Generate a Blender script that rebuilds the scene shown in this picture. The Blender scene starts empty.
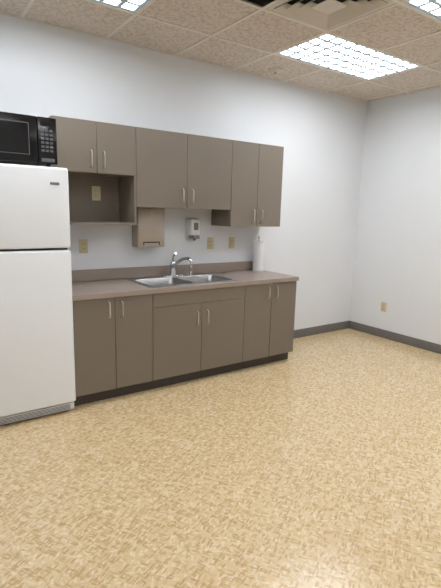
import bpy, bmesh, math, numpy as np
from mathutils import Matrix, Vector
sc=bpy.context.scene
try:
    sc.view_settings.view_transform='Standard'
    sc.view_settings.look='None'
except Exception: pass
H=2.888; XW=1.634; XL=-4.1; YF=-6.4
def lin(c):
    return tuple(((v/255)/12.92 if v/255<=.04045 else ((v/255+.055)/1.055)**2.4) for v in c)+(1,)
# ---------------- materials ----------------
class NT:
    def __init__(s,name):
        s.m=bpy.data.materials.new(name); s.m.use_nodes=True
        s.t=s.m.node_tree; s.n=s.t.nodes; s.b=s.n['Principled BSDF']
    def add(s,typ,**kw):
        n=s.n.new(typ)
        for k,v in kw.items(): setattr(n,k,v)
        return n
    def link(s,a,b): s.t.links.new(a,b)
    def math(s,op,a,b=None,c=None):
        n=s.add('ShaderNodeMath',operation=op)
        for i,x in enumerate((a,b,c)):
            if x is None: continue
            if isinstance(x,(int,float)): n.inputs[i].default_value=x
            else: s.link(x,n.inputs[i])
        return n.outputs[0]
    def mix(s,f,a,b):
        n=s.add('ShaderNodeMix',data_type='RGBA')
        for i,x in ((0,f),(6,a),(7,b)):
            if isinstance(x,(int,float,tuple)): n.inputs[i].default_value=x
            else: s.link(x,n.inputs[i])
        return n.outputs[2]
    def coord(s,rot=(0,0,0),scale=(1,1,1),loc=(0,0,0)):
        if not hasattr(s,'tc'): 
            s.g=s.add('ShaderNodeNewGeometry'); s.tc=s.g.outputs['Position']
        # rotate first, then scale, so chips are elongated along their own axis
        r=s.add('ShaderNodeMapping'); r.inputs['Rotation'].default_value=rot
        s.link(s.tc,r.inputs[0])
        m=s.add('ShaderNodeMapping'); m.inputs['Scale'].default_value=scale; m.inputs['Location'].default_value=loc
        s.link(r.outputs[0],m.inputs[0]); return m.outputs[0]
    def noise(s,scale,detail=3,vec=None,rough=.5):
        n=s.add('ShaderNodeTexNoise'); n.inputs['Scale'].default_value=scale; n.inputs['Detail'].default_value=detail; n.inputs['Roughness'].default_value=rough
        s.link(vec if vec is not None else s.coord(),n.inputs['Vector']); return n.outputs['Fac']
    def ramp(s,f,stops):
        n=s.add('ShaderNodeValToRGB'); e=n.color_ramp.elements
        while len(e)<len(stops): e.new(.5)
        for el,(p,c) in zip(e,stops): el.position=p; el.color=c
        s.link(f,n.inputs[0]); return n.outputs[0]
    def bump(s,h,strength,dist):
        n=s.add('ShaderNodeBump'); n.inputs['Strength'].default_value=strength; n.inputs['Distance'].default_value=dist
        s.link(h,n.inputs['Height']); s.link(n.outputs[0],s.b.inputs['Normal'])
def simple(name,c,rough=.5,metal=0,var=.03,scale=20,spec=.5,bump=0):
    k=NT(name); col=lin(c)
    a=tuple(max(0,x*(1-var)) for x in col[:3])+(1,); b=tuple(min(1,x*(1+var)) for x in col[:3])+(1,)
    f=k.noise(scale)
    k.link(k.mix(f,a,b),k.b.inputs['Base Color'])
    k.b.inputs['Roughness'].default_value=rough; k.b.inputs['Metallic'].default_value=metal
    k.b.inputs['Specular IOR Level'].default_value=spec
    if bump: k.bump(k.noise(scale*12,2),bump,.001)
    return k.m
M={}
M['wall']=simple('wall_paint',(226,228,231),.75,var=.012,scale=3,bump=.15,spec=.25)
M['cab']=simple('taupe_laminate',(123,113,101),.42,var=.03,scale=60)
M['toe']=simple('toe_kick_vinyl',(70,64,58),.6)
M['base']=simple('grey_vinyl_base',(114,111,109),.5)
M['white']=simple('white_enamel',(236,239,243),.28,var=.006,scale=8)
M['whitep']=simple('white_plastic',(225,227,228),.4)
M['gasket']=simple('dark_gasket',(60,60,62),.7)
M['grey']=simple('grey_plastic',(120,122,125),.4)
M['black']=simple('black_gloss_plastic',(14,14,16),.18)
M['glass']=simple('dark_window',(26,27,29),.08)
M['key']=simple('keypad_grey',(88,90,94),.5)
M['steel']=simple('brushed_steel',(168,168,168),.3,metal=1,scale=90)
M['chrome']=simple('chrome',(205,206,209),.1,metal=1,var=.0)
M['nickel']=simple('satin_nickel',(205,202,196),.3,metal=1)
M['almond']=simple('almond_plastic',(206,194,158),.4)
M['slot']=simple('dark_slot',(40,34,28),.7)
M['disp']=simple('dispenser_metal',(184,174,162),.35,metal=.5,scale=50)
M['paper']=simple('paper_towel',(240,240,243),.9,bump=.5,scale=30)
M['tbar']=simple('ceiling_tbar',(228,222,213),.5)
M['dark']=simple('duct_dark',(22,21,20),.8)
M['vent']=simple('vent_enamel',(212,205,194),.5)
M['badge']=simple('badge_grey',(120,122,128),.3,metal=.6)
# countertop
k=NT('countertop_laminate'); f=k.noise(160,4); f2=k.noise(420,2)
c=k.mix(k.math('MULTIPLY',k.math('ADD',f,f2),.5),lin((126,113,104)),lin((178,163,152)))
k.link(c,k.b.inputs['Base Color']); k.b.inputs['Roughness'].default_value=.33; M['top']=k.m
# ceiling tile
k=NT('acoustic_tile')
n1=k.noise(38,5,rough=.75)
v=k.add('ShaderNodeTexVoronoi'); v.inputs['Scale'].default_value=80; k.link(k.coord(),v.inputs['Vector'])
fis=k.ramp(n1,[(.36,(0,0,0,1)),(.54,(1,1,1,1))])
pin=k.ramp(v.outputs['Distance'],[(.12,(0,0,0,1)),(.28,(1,1,1,1))])
hh=k.math('MULTIPLY',fis,pin)
k.link(k.mix(hh,lin((186,174,163)),lin((222,212,201))),k.b.inputs['Base Color'])
k.b.inputs['Roughness'].default_value=.95; k.b.inputs['Specular IOR Level'].default_value=.1
k.bump(hh,.4,.002); M['tile']=k.m
# floor: vinyl composition tile with directional chips
k=NT('vct_floor')
col=k.mix(k.noise(1.3,3),lin((213,188,146)),lin((219,196,155)))
def chips(rot,sc,loc,thr,c,col,th2=.44):
    cv=k.coord(rot=(0,0,rot),scale=sc,loc=loc)
    nz=k.add('ShaderNodeTexNoise'); nz.inputs['Scale'].default_value=1.6; nz.inputs['Detail'].default_value=2; k.link(cv,nz.inputs['Vector'])
    ad=k.add('ShaderNodeVectorMath',operation='MULTIPLY_ADD'); k.link(nz.outputs['Color'],ad.inputs[0]); ad.inputs[1].default_value=(.9,.9,0); k.link(cv,ad.inputs[2])
    v=k.add('ShaderNodeTexVoronoi',voronoi_dimensions='2D'); v.inputs['Scale'].default_value=1; k.link(ad.outputs[0],v.inputs['Vector'])
    sep=k.add('ShaderNodeSeparateColor'); k.link(v.outputs['Color'],sep.inputs[0])
    a=k.math('GREATER_THAN',sep.outputs[0],thr)
    b=k.ramp(v.outputs['Distance'],[(th2-.16,(1,1,1,1)),(th2+.02,(0,0,0,1))])
    fac=k.math('MULTIPLY',k.math('MULTIPLY',a,b),k.math('MULTIPLY_ADD',sep.outputs[1],.6,.25))
    return k.mix(fac,col,c)
br=lin((186,153,108)); cr_=lin((231,215,183)); br2=lin((202,173,129))
col=chips(.5,(21,62,1),(0,0,0),.5,cr_,col)
col=chips(2.1,(21,62,1),(3,7,0),.5,cr_,col)
col=chips(1.3,(20,58,1),(9,1,0),.5,br2,col)
col=chips(-.4,(22,72,1),(5,2,0),.62,br,col)
col=chips(.95,(22,72,1),(7,5,0),.66,br,col)
col=chips(2.6,(22,74,1),(1,11,0),.64,br,col)
sp=k.add('ShaderNodeSeparateXYZ'); k.link(k.coord(scale=(1/.324,1/.324,1)),sp.inputs[0])
def seam(o):
    fr=k.math('FRACT',o); d=k.math('ABSOLUTE',k.math('SUBTRACT',fr,.5)); return k.math('GREATER_THAN',d,.496)
sm=k.math('MAXIMUM',seam(sp.outputs[0]),seam(sp.outputs[1]))
col=k.mix(k.math('MULTIPLY',sm,.25),col,lin((175,145,108)))
k.link(col,k.b.inputs['Base Color'])
rg=k.math('MULTIPLY_ADD',k.noise(2.2,4),.10,.16); k.link(rg,k.b.inputs['Roughness'])
k.b.inputs['Specular IOR Level'].default_value=.6
k.bump(k.noise(3,2),.06,.01)
M['floor']=k.m
# lamp lens
k=NT('lamp_lens'); k.b.inputs['Base Color'].default_value=(.9,.95,1,1)
k.b.inputs['Emission Color'].default_value=(.955,.975,1,1); k.b.inputs['Emission Strength'].default_value=17.5
M['lens']=k.m
M['louver']=simple('lens_louver',(190,210,224),.4)
# ---------------- mesh helpers ----------------
def link(o,parent=None):
    bpy.context.collection.objects.link(o)
    if parent is not None:
        o.parent=parent; o.location=o.location-parent.location
    return o
def group(name,loc):
    e=bpy.data.objects.new(name,None); e.empty_display_size=.1; e.location=Vector(loc); bpy.context.collection.objects.link(e); return e
def mesh_obj(name,bm,mat,parent=None,smooth=False):
    me=bpy.data.meshes.new(name); 
    bmesh.ops.recalc_face_normals(bm,faces=bm.faces)
    bm.to_mesh(me); bm.free()
    me.materials.append(M[mat])
    if smooth:
        me.polygons.foreach_set('use_smooth',[True]*len(me.polygons))
        try: me.set_sharp_from_angle(angle=math.radians(40))
        except Exception: pass
    return link(bpy.data.objects.new(name,me),parent)
def add_box(bm,a,b,bev=0,seg=2):
    a=Vector(a); b=Vector(b); c=(a+b)/2; d=b-a
    r=bmesh.ops.create_cube(bm,size=1,matrix=Matrix.Translation(c)@Matrix.Diagonal((abs(d.x),abs(d.y),abs(d.z),1)))
    if bev:
        es=set()
        for v in r['verts']:
            for e in v.link_edges: es.add(e)
        bmesh.ops.bevel(bm,geom=list(es),offset=bev,segments=seg,profile=.5,affect='EDGES')
def box(name,a,b,mat,parent=None,bev=0,seg=2):
    bm=bmesh.new(); add_box(bm,a,b,bev,seg); return mesh_obj(name,bm,mat,parent,smooth=bev>0)
def boxes(name,lst,mat,parent=None,bev=0):
    bm=bmesh.new()
    for a,b in lst: add_box(bm,a,b,bev)
    return mesh_obj(name,bm,mat,parent,smooth=bev>0)
def cyl(name,p0,p1,r,mat,parent=None,r2=None,n=32):
    bm=bmesh.new(); add_cyl(bm,p0,p1,r,r2,n); return mesh_obj(name,bm,mat,parent,True)
def add_cyl(bm,p0,p1,r,r2=None,n=32):
    p0=Vector(p0);p1=Vector(p1); d=p1-p0
    q=d.to_track_quat('Z','Y').to_matrix().to_4x4()
    bmesh.ops.create_cone(bm,cap_ends=True,segments=n,radius1=r,radius2=r if r2 is None else r2,depth=d.length,matrix=Matrix.Translation((p0+p1)/2)@q)
def lathe(name,prof,loc,mat,parent=None,n=40):
    bm=bmesh.new(); rings=[]
    for r,z in prof:
        rings.append([bm.verts.new((loc[0]+r*math.cos(2*math.pi*i/n),loc[1]+r*math.sin(2*math.pi*i/n),loc[2]+z)) for i in range(n)])
    for a,b in zip(rings,rings[1:]):
        for i in range(n): bm.faces.new((a[i],a[(i+1)%n],b[(i+1)%n],b[i]))
    bm.faces.new(rings[0]); bm.faces.new(rings[-1])
    return mesh_obj(name,bm,mat,parent,True)
def tube(name,pts,r,mat,parent=None,radii=None,n=16,res=8):
    P=[Vector(p) for p in pts]; P2=[P[0]*2-P[1]]+P+[P[-1]*2-P[-2]]; out=[];rr=[]
    R=radii or [r]*len(P)
    for i in range(1,len(P2)-2):
        for s in range(res):
            t=s/res; a,b,c,d=P2[i-1],P2[i],P2[i+1],P2[i+2]
            out.append(.5*((2*b)+(c-a)*t+(2*a-5*b+4*c-d)*t*t+(3*b-a-3*c+d)*t**3)); rr.append(R[i-1]*(1-t)+R[i]*t)
    out.append(P[-1]); rr.append(R[-1])
    bm=bmesh.new(); rings=[]; up=None
    for i,p in enumerate(out):
        t=(out[min(i+1,len(out)-1)]-out[max(i-1,0)]).normalized()
        if up is None: up=t.orthogonal().normalized()
        up=(up-t*up.dot(t)).normalized(); w=t.cross(up)
        rings.append([bm.verts.new(p+(up*math.cos(2*math.pi*j/n)+w*math.sin(2*math.pi*j/n))*rr[i]) for j in range(n)])
    for a,b in zip(rings,rings[1:]):
        for i in range(n): bm.faces.new((a[i],a[(i+1)%n],b[(i+1)%n],b[i]))
    bm.faces.new(rings[0]); bm.faces.new(rings[-1])
    return mesh_obj(name,bm,mat,parent,True)
# ---------------- room ----------------
box('floor',(XL-.1,YF-.1,-.1),(XW+.1,.1,0),'floor')
box('wall_back',(XL-.1,0,0),(XW+.1,.1,H+.3),'wall')
box('wall_right',(XW,YF-.1,0),(XW+.1,0,H+.3),'wall')
box('wall_left',(XL-.1,YF-.1,0),(XL,0,H+.3),'wall')
box('wall_front',(XL,YF-.1,0),(XW,YF,H+.3),'wall')
box('baseboard_back',(.004,-.012,0),(XW,0,.105),'base',None,.004)
box('baseboard_right',(XW-.012,YF,0),(XW,-.012,.105),'base',None,.004)
box('baseboard_left',(XL,YF,0),(XL+.012,0,.105),'base',None,.004)
G=.648; GX=-.43; GY=-.60; GD=.625
def yt(j): return GY-(j-1)*GD if j>0 else 0.0   # wall-side edge of row j
lights=[(0,1),(-4,1),(0,3),(-4,4),(0,6),(-4,7)]
light_cells=[c for (i,j) in lights for c in((i,j),(i+1,j))]
vent=(-1,2); ret=(-2,2)
holes=set(light_cells+[vent,ret])
bm=bmesh.new()
i0=math.floor((XL-GX)/G); i1=math.ceil((XW-GX)/G); jn=11
for i in range(i0,i1):
    for j in range(jn):
        if (i,j) in holes: continue
        x0=max(XL,GX+i*G); x1=min(XW,GX+(i+1)*G); y1=yt(j); y0=max(YF,yt(j+1))
        if x1-x0<.01 or y1-y0<.01: continue
        add_box(bm,(x0,y0,H),(x1,y1,H+.015))
ceil=mesh_obj('ceiling',bm,'tile')
L=[]
for i in range(i0,i1+1):
    x=GX+i*G
    if XL<x<XW:
        segs=[(YF,0)]
        for (a,j) in lights:
            if a+1==i:
                lo,hi=yt(j+1),yt(j); ns=[]
                for s in segs:
                    ns+= [(s[0],lo),(hi,s[1])] if s[0]<lo and s[1]>hi else [s]
                segs=ns
        for s in segs: L.append(((x-.012,s[0],H-.004),(x+.012,s[1],H-.0005)))
for j in range(1,jn+1):
    y=yt(j)
    if y>YF: L.append(((XL,y-.012,H-.0045),(XW,y+.012,H-.001)))
L+= [((XL,-.022,H-.005),(XW,0,H-.0015)),((XW-.022,YF,H-.005),(XW,0,H-.0015))]
boxes('suspension_grid',L,'tbar',ceil)
for (i,j) in lights:
    x0=GX+i*G; x1=x0+2*G; y1=yt(j); y0=yt(j+1)
    g=group('fluorescent_troffer',((x0+x1)/2,(y0+y1)/2,H))
    e=.012
    boxes('housing',[((x0,y0,H+.09),(x1,y1,H+.1)),((x0,y0,H),(x0+e,y1,H+.09)),((x1-e,y0,H),(x1,y1,H+.09)),((x0+e,y0,H),(x1-e,y0+e,H+.09)),((x0+e,y1-e,H),(x1-e,y1,H+.09))],'vent',g)
    box('lens',(x0+e,y0+e,H+.006),(x1-e,y1-e,H+.010),'lens',g)
    bars=[]
    nx,ny=10,5
    for a in range(nx+1):
        xx=x0+.02+(x1-x0-.04)*a/nx; w=.016 if a not in(0,nx) else .018
        bars.append(((xx-w,y0+.012,H-.001),(xx+w,y1-.012,H+.0055)))
    for a in range(ny+1):
        yy=y0+.02+(y1-y0-.04)*a/ny; w=.015 if a not in(0,ny) else .018
        bars.append(((x0+.012,yy-w,H-.0005),(x1-.012,yy+w,H+.005)))
    boxes('louver',bars,'louver',g)
# air diffuser
x0=GX+vent[0]*G; y1=yt(vent[1]); cx=x0+G/2; cy=y1-GD/2
g=group('air_vent',(cx,cy,H))
bm=bmesh.new()
def frame(bm,h0,z0,h1,z1,t=.003):
    c=[(-1,-1),(1,-1),(1,1),(-1,1)]
    A=[bm.verts.new((cx+h0*a,cy+h0*b,z0)) for a,b in c]; B=[bm.verts.new((cx+h1*a,cy+h1*b,z1)) for a,b in c]
    A2=[bm.verts.new((cx+h0*a,cy+h0*b,z0+t)) for a,b in c]; B2=[bm.verts.new((cx+h1*a,cy+h1*b,z1+t)) for a,b in c]
    for i in range(4):
        j=(i+1)%4
        bm.faces.new((A[i],A[j],B[j],B[i])); bm.faces.new((A2[i],B2[i],B2[j],A2[j]))
        bm.faces.new((A[i],A2[i],A2[j],A[j])); bm.faces.new((B[i],B[j],B2[j],B2[i]))
frame(bm,.308,H-.002,.265,H-.002)
for h in (.265,.205,.145): frame(bm,h,H-.008,h-.055,H+.03)
frame(bm,.085,H-.008,.002,H-.008)
mesh_obj('louver_cone',bm,'vent',g)
box('duct_box',(cx-.31,cy-.31,H+.05),(cx+.31,cy+.31,H+.06),'dark',g)
x0=GX+ret[0]*G; y1=yt(ret[1])
g=group('return_air_grille',(x0+G/2,y1-GD/2,H))
box('duct_back',(x0,y1-GD,H+.06),(x0+G,y1,H+.07),'dark',g)
boxes('grille_blades',[((x0+.02,y1-.03-.04*i-.003,H),(x0+G-.02,y1-.03-.04*i,H+.02)) for i in range(15)],'dark',g)
# sprinkler
g=group('fire_sprinkler',(-.11,-.27,H))
lathe('escutcheon',[(.075,-.001),(.075,-.008),(.055,-.02),(.02,-.024),(.001,-.024)],(-.11,-.27,H),'vent',g)
lathe('deflector',[(.008,-.024),(.008,-.042),(.026,-.045),(.026,-.049),(.001,-.049)],(-.11,-.27,H),'nickel',g)
# ---------------- cabinets ----------------
def pull(g,x,y,z0,z1):
    tube('handle',[(x,y,z0),(x,y-.022,z0+.004),(x,y-.03,z0+.02),(x,y-.032,(z0+z1)/2),(x,y-.03,z1-.02),(x,y-.022,z1-.004),(x,y,z1)],.0055,'nickel',g,n=12,res=5)
CH=.887; CT=.038; DB=.6167; TK=.1
def base_cab(x0,x1,falsefront,hz):
    g=group('base_cabinet',((x0+x1)/2,-.3,0))
    f=-DB+.02; t=.018; top=CH-CT-.001
    boxes('carcass',[((x0,f,TK),(x0+t,-.002,top)),((x1-t,f,TK),(x1,-.002,top)),((x0+t,f,TK),(x1-t,-.002,TK+t)),((x0+t,-.012,TK+t),(x1-t,-.002,top)),((x0+t,f,top-.03),(x1-t,f+.016,top))],'cab',g)
    box('toe_kick',(x0,-DB+.07,0),(x1,-.002,TK),'toe',g)
    gp=.0018; ztop=top-.002; xm=(x0+x1)/2
    if falsefront:
        zt=ztop-.118
        box('false_drawer_front',(x0+gp,-DB,zt+gp),(x1-gp,f-.001,ztop),'cab',g,.0015,1); ztop=zt-gp
    for a,b,n,hx in((x0+gp,xm-gp,'door_left',xm-.052),(xm+gp,x1-gp,'door_right',xm+.052)):
        box(n,(a,-DB,TK+.003),(b,f-.001,ztop),'cab',g,.0015,1)
        pull(g,hx,-DB,hz,hz+.125)
base_cab(-2.25,-1.604,False,.69)
base_cab(-1.604,-.6596,True,.535)
base_cab(-.6596,0,False,.69)
UD=.3337; UT=2.169
def upper(x0,x1,zb,zd,name='wall_cabinet'):
    g=group(name,((x0+x1)/2,-UD/2,zb))
    f=-UD+.02; t=.018
    L=[((x0,f,zb),(x0+t,-.002,UT)),((x1-t,f,zb),(x1,-.002,UT)),((x0+t,f,UT-t),(x1-t,-.002,UT)),((x0+t,f,zd),(x1-t,-.002,zd+t)),((x0+t,-.01,zb),(x1-t,-.002,UT-t))]
    if zd>zb+.05: 
        L=[((x0,-UD,zb),(x0+t,-.002,zd)),((x0,f,zd),(x0+t,-.002,UT)),((x1-t,-UD,zb),(x1,-.002,zd)),((x1-t,f,zd),(x1,-.002,UT))]+L[2:]+[((x0+t,-UD,zb),(x1-t,-.01,zb+t))]
    boxes('carcass',L,'cab',g)
    xm=(x0+x1)/2; gp=.0018
    for a,b,n,hx in((x0+gp,xm-gp,'door_left',xm-.05),(xm+gp,x1-gp,'door_right',xm+.05)):
        box(n,(a,-UD,zd+.001),(b,f-.001,UT),'cab',g,.0015,1)
        pull(g,hx,-UD,zd+.045,zd+.17)
upper(-2.2694,-1.614,1.386,1.784)
upper(-1.613,-.6468,1.532,1.532)
upper(-.6458,-.0076,1.3735,1.3735)
# countertop with sink cut-out
cx0,cx1=-2.252,.012
sx0,sx1,sy0,sy1=-1.61,-.69,-.575,-.06
bm=bmesh.new(); z0,z1=CH-CT,CH; i_=.018
for a,b in [((cx0,-.6311,z0),(sx0+i_,-.002,z1)),((sx1-i_,-.6311,z0),(cx1,-.002,z1)),((sx0+i_,-.6311,z0),(sx1-i_,sy0+i_,z1)),((sx0+i_,sy1-i_,z0),(sx1-i_,-.002,z1))]:
    add_box(bm,a,b)
mesh_obj('countertop',bm,'top')
box('backsplash',(cx0,-.022,z1+.0005),(cx1,-.002,z1+.1),'top',None,.003,1)
# sink
g=group('kitchen_sink',((sx0+sx1)/2,(sy0+sy1)/2,CH))
def rrect(x0,y0,x1,y1,r,z,n=5):
    o=[]
    for cx_,cy_,a0 in((x1-r,y1-r,0),(x0+r,y1-r,90),(x0+r,y0+r,180),(x1-r,y0+r,270)):
        for i in range(n+1):
            a=math.radians(a0+90*i/n); o.append((cx_+r*math.cos(a),cy_+r*math.sin(a),z))
    return o
bm=bmesh.new()
xm=(sx0+sx1)/2
bowls=[(sx0+.035,sy0+.035,xm-.014,sy1-.09),(xm+.014,sy0+.035,sx1-.035,sy1-.09)]
def ringfaces(A,B):
    n=len(A)
    for i in range(n): bm.faces.new((A[i],A[(i+1)%n],B[(i+1)%n],B[i]))
zt=CH+.006
outer=[bm.verts.new(p) for p in rrect(sx0+.006,sy0+.006,sx1-.006,sy1-.006,.03,zt)]
lip=[bm.verts.new(p) for p in rrect(sx0,sy0,sx1,sy1,.034,CH+.001)]
ringfaces(outer,lip)
edges=[]
def loopedges(vs):
    r=[]
    for i in range(len(vs)):
        e=bm.edges.get((vs[i],vs[(i+1)%len(vs)])) or bm.edges.new((vs[i],vs[(i+1)%len(vs)])); r.append(e)
    return r
edges+=loopedges(outer); tops=[]
for (a,b,c,d) in bowls:
    t=[bm.verts.new(p) for p in rrect(a,b,c,d,.05,zt)]; tops.append(t); edges+=loopedges(t)
bmesh.ops.triangle_fill(bm,edges=edges,use_beauty=True)
for t,(a,b,c,d) in zip(tops,bowls):
    prev=t
    for ins,dz,r in((.004,-.006,.05),(.008,-.15,.05),(.03,-.172,.045)):
        q=[bm.verts.new(p) for p in rrect(a+ins,b+ins,c-ins,d-ins,r,zt+dz)]; ringfaces(prev,q); prev=q
    bm.faces.new(prev)
mesh_obj('basin',bm,'steel',g,True)
for (a,b,c,d) in bowls:
    lathe('drain',[(.001,.001),(.02,.001),(.03,.004),(.042,.004),(.045,0)],((a+c)/2,(b+d)/2,zt-.172),'chrome',g)
# faucet
fx,fy=-1.14,-.105; fz=CH+.006
g=group('faucet',(fx,fy,fz))
box('deck_plate',(fx-.12,fy-.027,fz),(fx+.12,fy+.027,fz+.012),'chrome',g,.005,3)
lathe('body',[(.034,.01),(.033,.02),(.028,.035),(.026,.1),(.028,.11),(.027,.13),(.016,.145),(.001,.147)],(fx,fy,fz),'chrome',g)
tube('spout',[(fx,fy,fz+.08),(fx+.015,fy-.045,fz+.13),(fx+.04,fy-.11,fz+.175),(fx+.065,fy-.17,fz+.185),(fx+.078,fy-.205,fz+.165),(fx+.08,fy-.21,fz+.135)],.012,'chrome',g,radii=[.019,.017,.014,.014,.014,.015])
tube('lever',[(fx,fy,fz+.138),(fx-.005,fy-.01,fz+.165),(fx-.015,fy-.035,fz+.2),(fx-.01,fy-.07,fz+.225)],.008,'chrome',g,radii=[.016,.011,.009,.010])
lathe('side_sprayer',[(.02,0),(.02,.008),(.014,.02),(.013,.05),(.017,.07),(.015,.09),(.001,.095)],(fx+.2,fy,fz),'chrome',g)
# ---------------- refrigerator ----------------
rx0,rx1,ry,rt=-3.02,-2.258,-.66,1.781
g=group('refrigerator',((rx0+rx1)/2,-.35,0))
box('cabinet_body',(rx0+.004,-.60,.03),(rx1-.004,-.03,rt),'white',g,.006)
box('gasket',(rx0+.012,-.606,.09),(rx1-.012,-.599,rt-.02),'gasket',g)
box('freezer_door',(rx0,ry,1.237),(rx1,-.606,rt),'white',g,.018,5)
box('fridge_door',(rx0,ry,.085),(rx1,-.606,1.223),'white',g,.018,5)
box('base_grille',(rx0+.01,-.635,.022),(rx1-.01,-.6,.072),'whitep',g,.004)
boxes('grille_slots',[((rx0+.04,-.637,.030+.010*i),(rx1-.04,-.634,.034+.010*i)) for i in range(4)],'gasket',g)
for a in((rx0+.06,-.58),(rx1-.06,-.58),(rx0+.06,-.1),(rx1-.06,-.1)):
    cyl('foot',(a[0],a[1],0),(a[0],a[1],.032),.022,'grey',g)
for z0,z1 in((1.27,1.56),(.75,1.19)):
    tube('door_handle',[(rx0+.05,ry+.002,z0),(rx0+.05,ry-.035,z0+.03),(rx0+.05,ry-.045,(z0+z1)/2),(rx0+.05,ry-.035,z1-.03),(rx0+.05,ry+.002,z1)],.013,'white',g)
box('badge',(-2.385,ry-.003,1.665),(-2.325,ry+.001,1.682),'badge',g,.0015)
# ---------------- microwave ----------------
mx0,mx1,my,mz0,mz1=-2.86,-2.312,-.60,1.80,2.105
g=group('microwave',((mx0+mx1)/2,-.4,mz0))
box('case',(mx0,my+.03,mz0),(mx1,-.2,mz1),'black',g,.006)
px=mx1-.125
box('door',(mx0,my,mz0+.002),(px-.002,my+.03,mz1-.002),'black',g,.006)
box('control_panel',(px+.001,my,mz0+.002),(mx1,my+.03,mz1-.002),'black',g,.006)
box('window',(mx0+.05,my-.0012,mz0+.06),(px-.06,my+.001,mz1-.055),'glass',g)
boxes('window_frame',[((mx0+.045,my-.002,mz0+.054),(px-.055,my,mz0+.058)),((mx0+.045,my-.002,mz1-.053),(px-.055,my,mz1-.049)),((px-.057,my-.002,mz0+.054),(px-.053,my,mz1-.049))],'key',g)
box('display',(px+.02,my-.0012,mz1-.06),(mx1-.02,my+.001,mz1-.028),'glass',g)
boxes('keypad',[((px+.022+.028*i,my-.0015,mz1-.095-.026*j),(px+.042+.028*i,my+.001,mz1-.080-.026*j)) for i in range(3) for j in range(6)],'key',g)
boxes('open_button',[((px+.02,my-.002,mz0+.015),(mx1-.02,my+.001,mz0+.038))],'key',g,.001)
for a in((mx0+.05,-.55),(mx1-.05,-.55),(mx0+.05,-.25),(mx1-.05,-.25)):
    cyl('foot',(a[0],a[1],rt+.0005),(a[0],a[1],mz0+.002),.014,'black',g)
# ---------------- wall items ----------------
def outlet(x,z,y=0,wall='back'):
    g=group('electrical_outlet',(x,y,z))
    def b(n,u0,u1,w0,w1,d0,d1,mat,bev=0):
        if wall=='back': return box(n,(x+u0,y-d1,z+w0),(x+u1,y-d0,z+w1),mat,g,bev)
        return box(n,(x-d1,y+u0,z+w0),(x-d0,y+u1,z+w1),mat,g,bev)
    b('plate',-.038,.038,-.06,.06,0,.006,'almond',.003)
    for s in(-1,1):
        b('receptacle',-.017,.017,s*.02-.014,s*.02+.014,.005,.008,'almond',.002)
        for q in(-.007,.007): b('slot',q-.0013,q+.0013,s*.02-.004,s*.02+.006,.007,.0085,'slot')
    b('screw',-.003,.003,-.003,.003,.005,.0075,'nickel')
outlet(-1.84,1.64,y=-.01)
outlet(-1.96,1.19); outlet(-.65,1.19); outlet(-.38,1.19)
outlet(XW,.39,y=-.51,wall='right')
g=group('paper_towel_dispenser',(-1.38,-.07,1.18))
dx0,dx1,dz0,dz1,dy=-1.512,-1.246,1.178,1.528,-.135
box('cabinet',(dx0,dy,dz0),(dx1,-.001,dz1),'disp',g,.006,2)
box('front_cover',(dx0+.008,dy-.006,dz0+.075),(dx1-.008,dy+.001,dz1-.01),'disp',g,.003,2)
box('opening',(dx0+.05,dy-.001,dz0+.02),(dx1-.05,dy+.001,dz0+.05),'slot',g)
box('paper_towel',(dx0+.06,dy-.003,dz0+.012),(dx1-.06,dy+.002,dz0+.04),'disp',g)
cyl('lock',((dx0+dx1)/2,dy-.005,dz1-.04),((dx0+dx1)/2,dy-.010,dz1-.04),.009,'nickel',g)
g=group('soap_dispenser',(-.88,-.05,1.23))
box('back_plate',(-.945,-.02,1.235),(-.835,-.001,1.44),'whitep',g,.006)
box('body',(-.94,-.105,1.275),(-.84,-.018,1.437),'whitep',g,.018,4)
box('window',(-.915,-.108,1.33),(-.865,-.103,1.40),'grey',g,.002)
box('push_bar',(-.93,-.118,1.245),(-.85,-.03,1.278),'grey',g,.008,3)
cyl('nozzle',(-.89,-.08,1.228),(-.89,-.08,1.25),.01,'black',g)
g=group('paper_towel_roll',(-.085,-.095,CH))
rx,ry_=-.085,-.095
lathe('stand_base',[(.001,.0005),(.06,.0005),(.06,.008),(.05,.012),(.001,.012)],(rx,ry_,CH),'whitep',g)
lathe('roll',[(.02,.0125),(.056,.0125),(.0575,.016),(.0575,.31),(.056,.314),(.02,.314)],(rx,ry_,CH),'paper',g)
lathe('rod',[(.008,.31),(.008,.345),(.014,.35),(.017,.362),(.012,.374),(.001,.378)],(rx,ry_,CH),'whitep',g)
# ---------------- world + camera ----------------
w=bpy.data.worlds.new('world'); w.use_nodes=True; w.node_tree.nodes['Background'].inputs[0].default_value=(.02,.02,.02,1); sc.world=w
p=dict(f=450.2145,cx=-3.2049,cy=-3.8656,cz=1.5248,pitch=0.1837,yaw=-0.6094,roll=0.0265)
cw,sy=math.cos(p['yaw']),math.sin(p['yaw'])
fw0=Vector((-sy,cw,0)); r0=Vector((cw,sy,0)); u0=Vector((0,0,1))
cp,sp_=math.cos(p['pitch']),math.sin(p['pitch'])
fw=fw0*cp-u0*sp_; up=u0*cp+fw0*sp_
cr,sr=math.cos(p['roll']),math.sin(p['roll'])
R=r0*cr+up*sr; U=up*cr-r0*sr
cd=bpy.data.cameras.new('camera'); cam=bpy.data.objects.new('camera',cd); bpy.context.collection.objects.link(cam)
m=Matrix((R,U,-fw)).transposed().to_4x4(); m.translation=(p['cx'],p['cy'],p['cz']); cam.matrix_world=m
cd.sensor_fit='VERTICAL'; cd.sensor_height=24; cd.sensor_width=18; cd.lens=24*p['f']/588; cd.clip_start=.05
sc.camera=cam
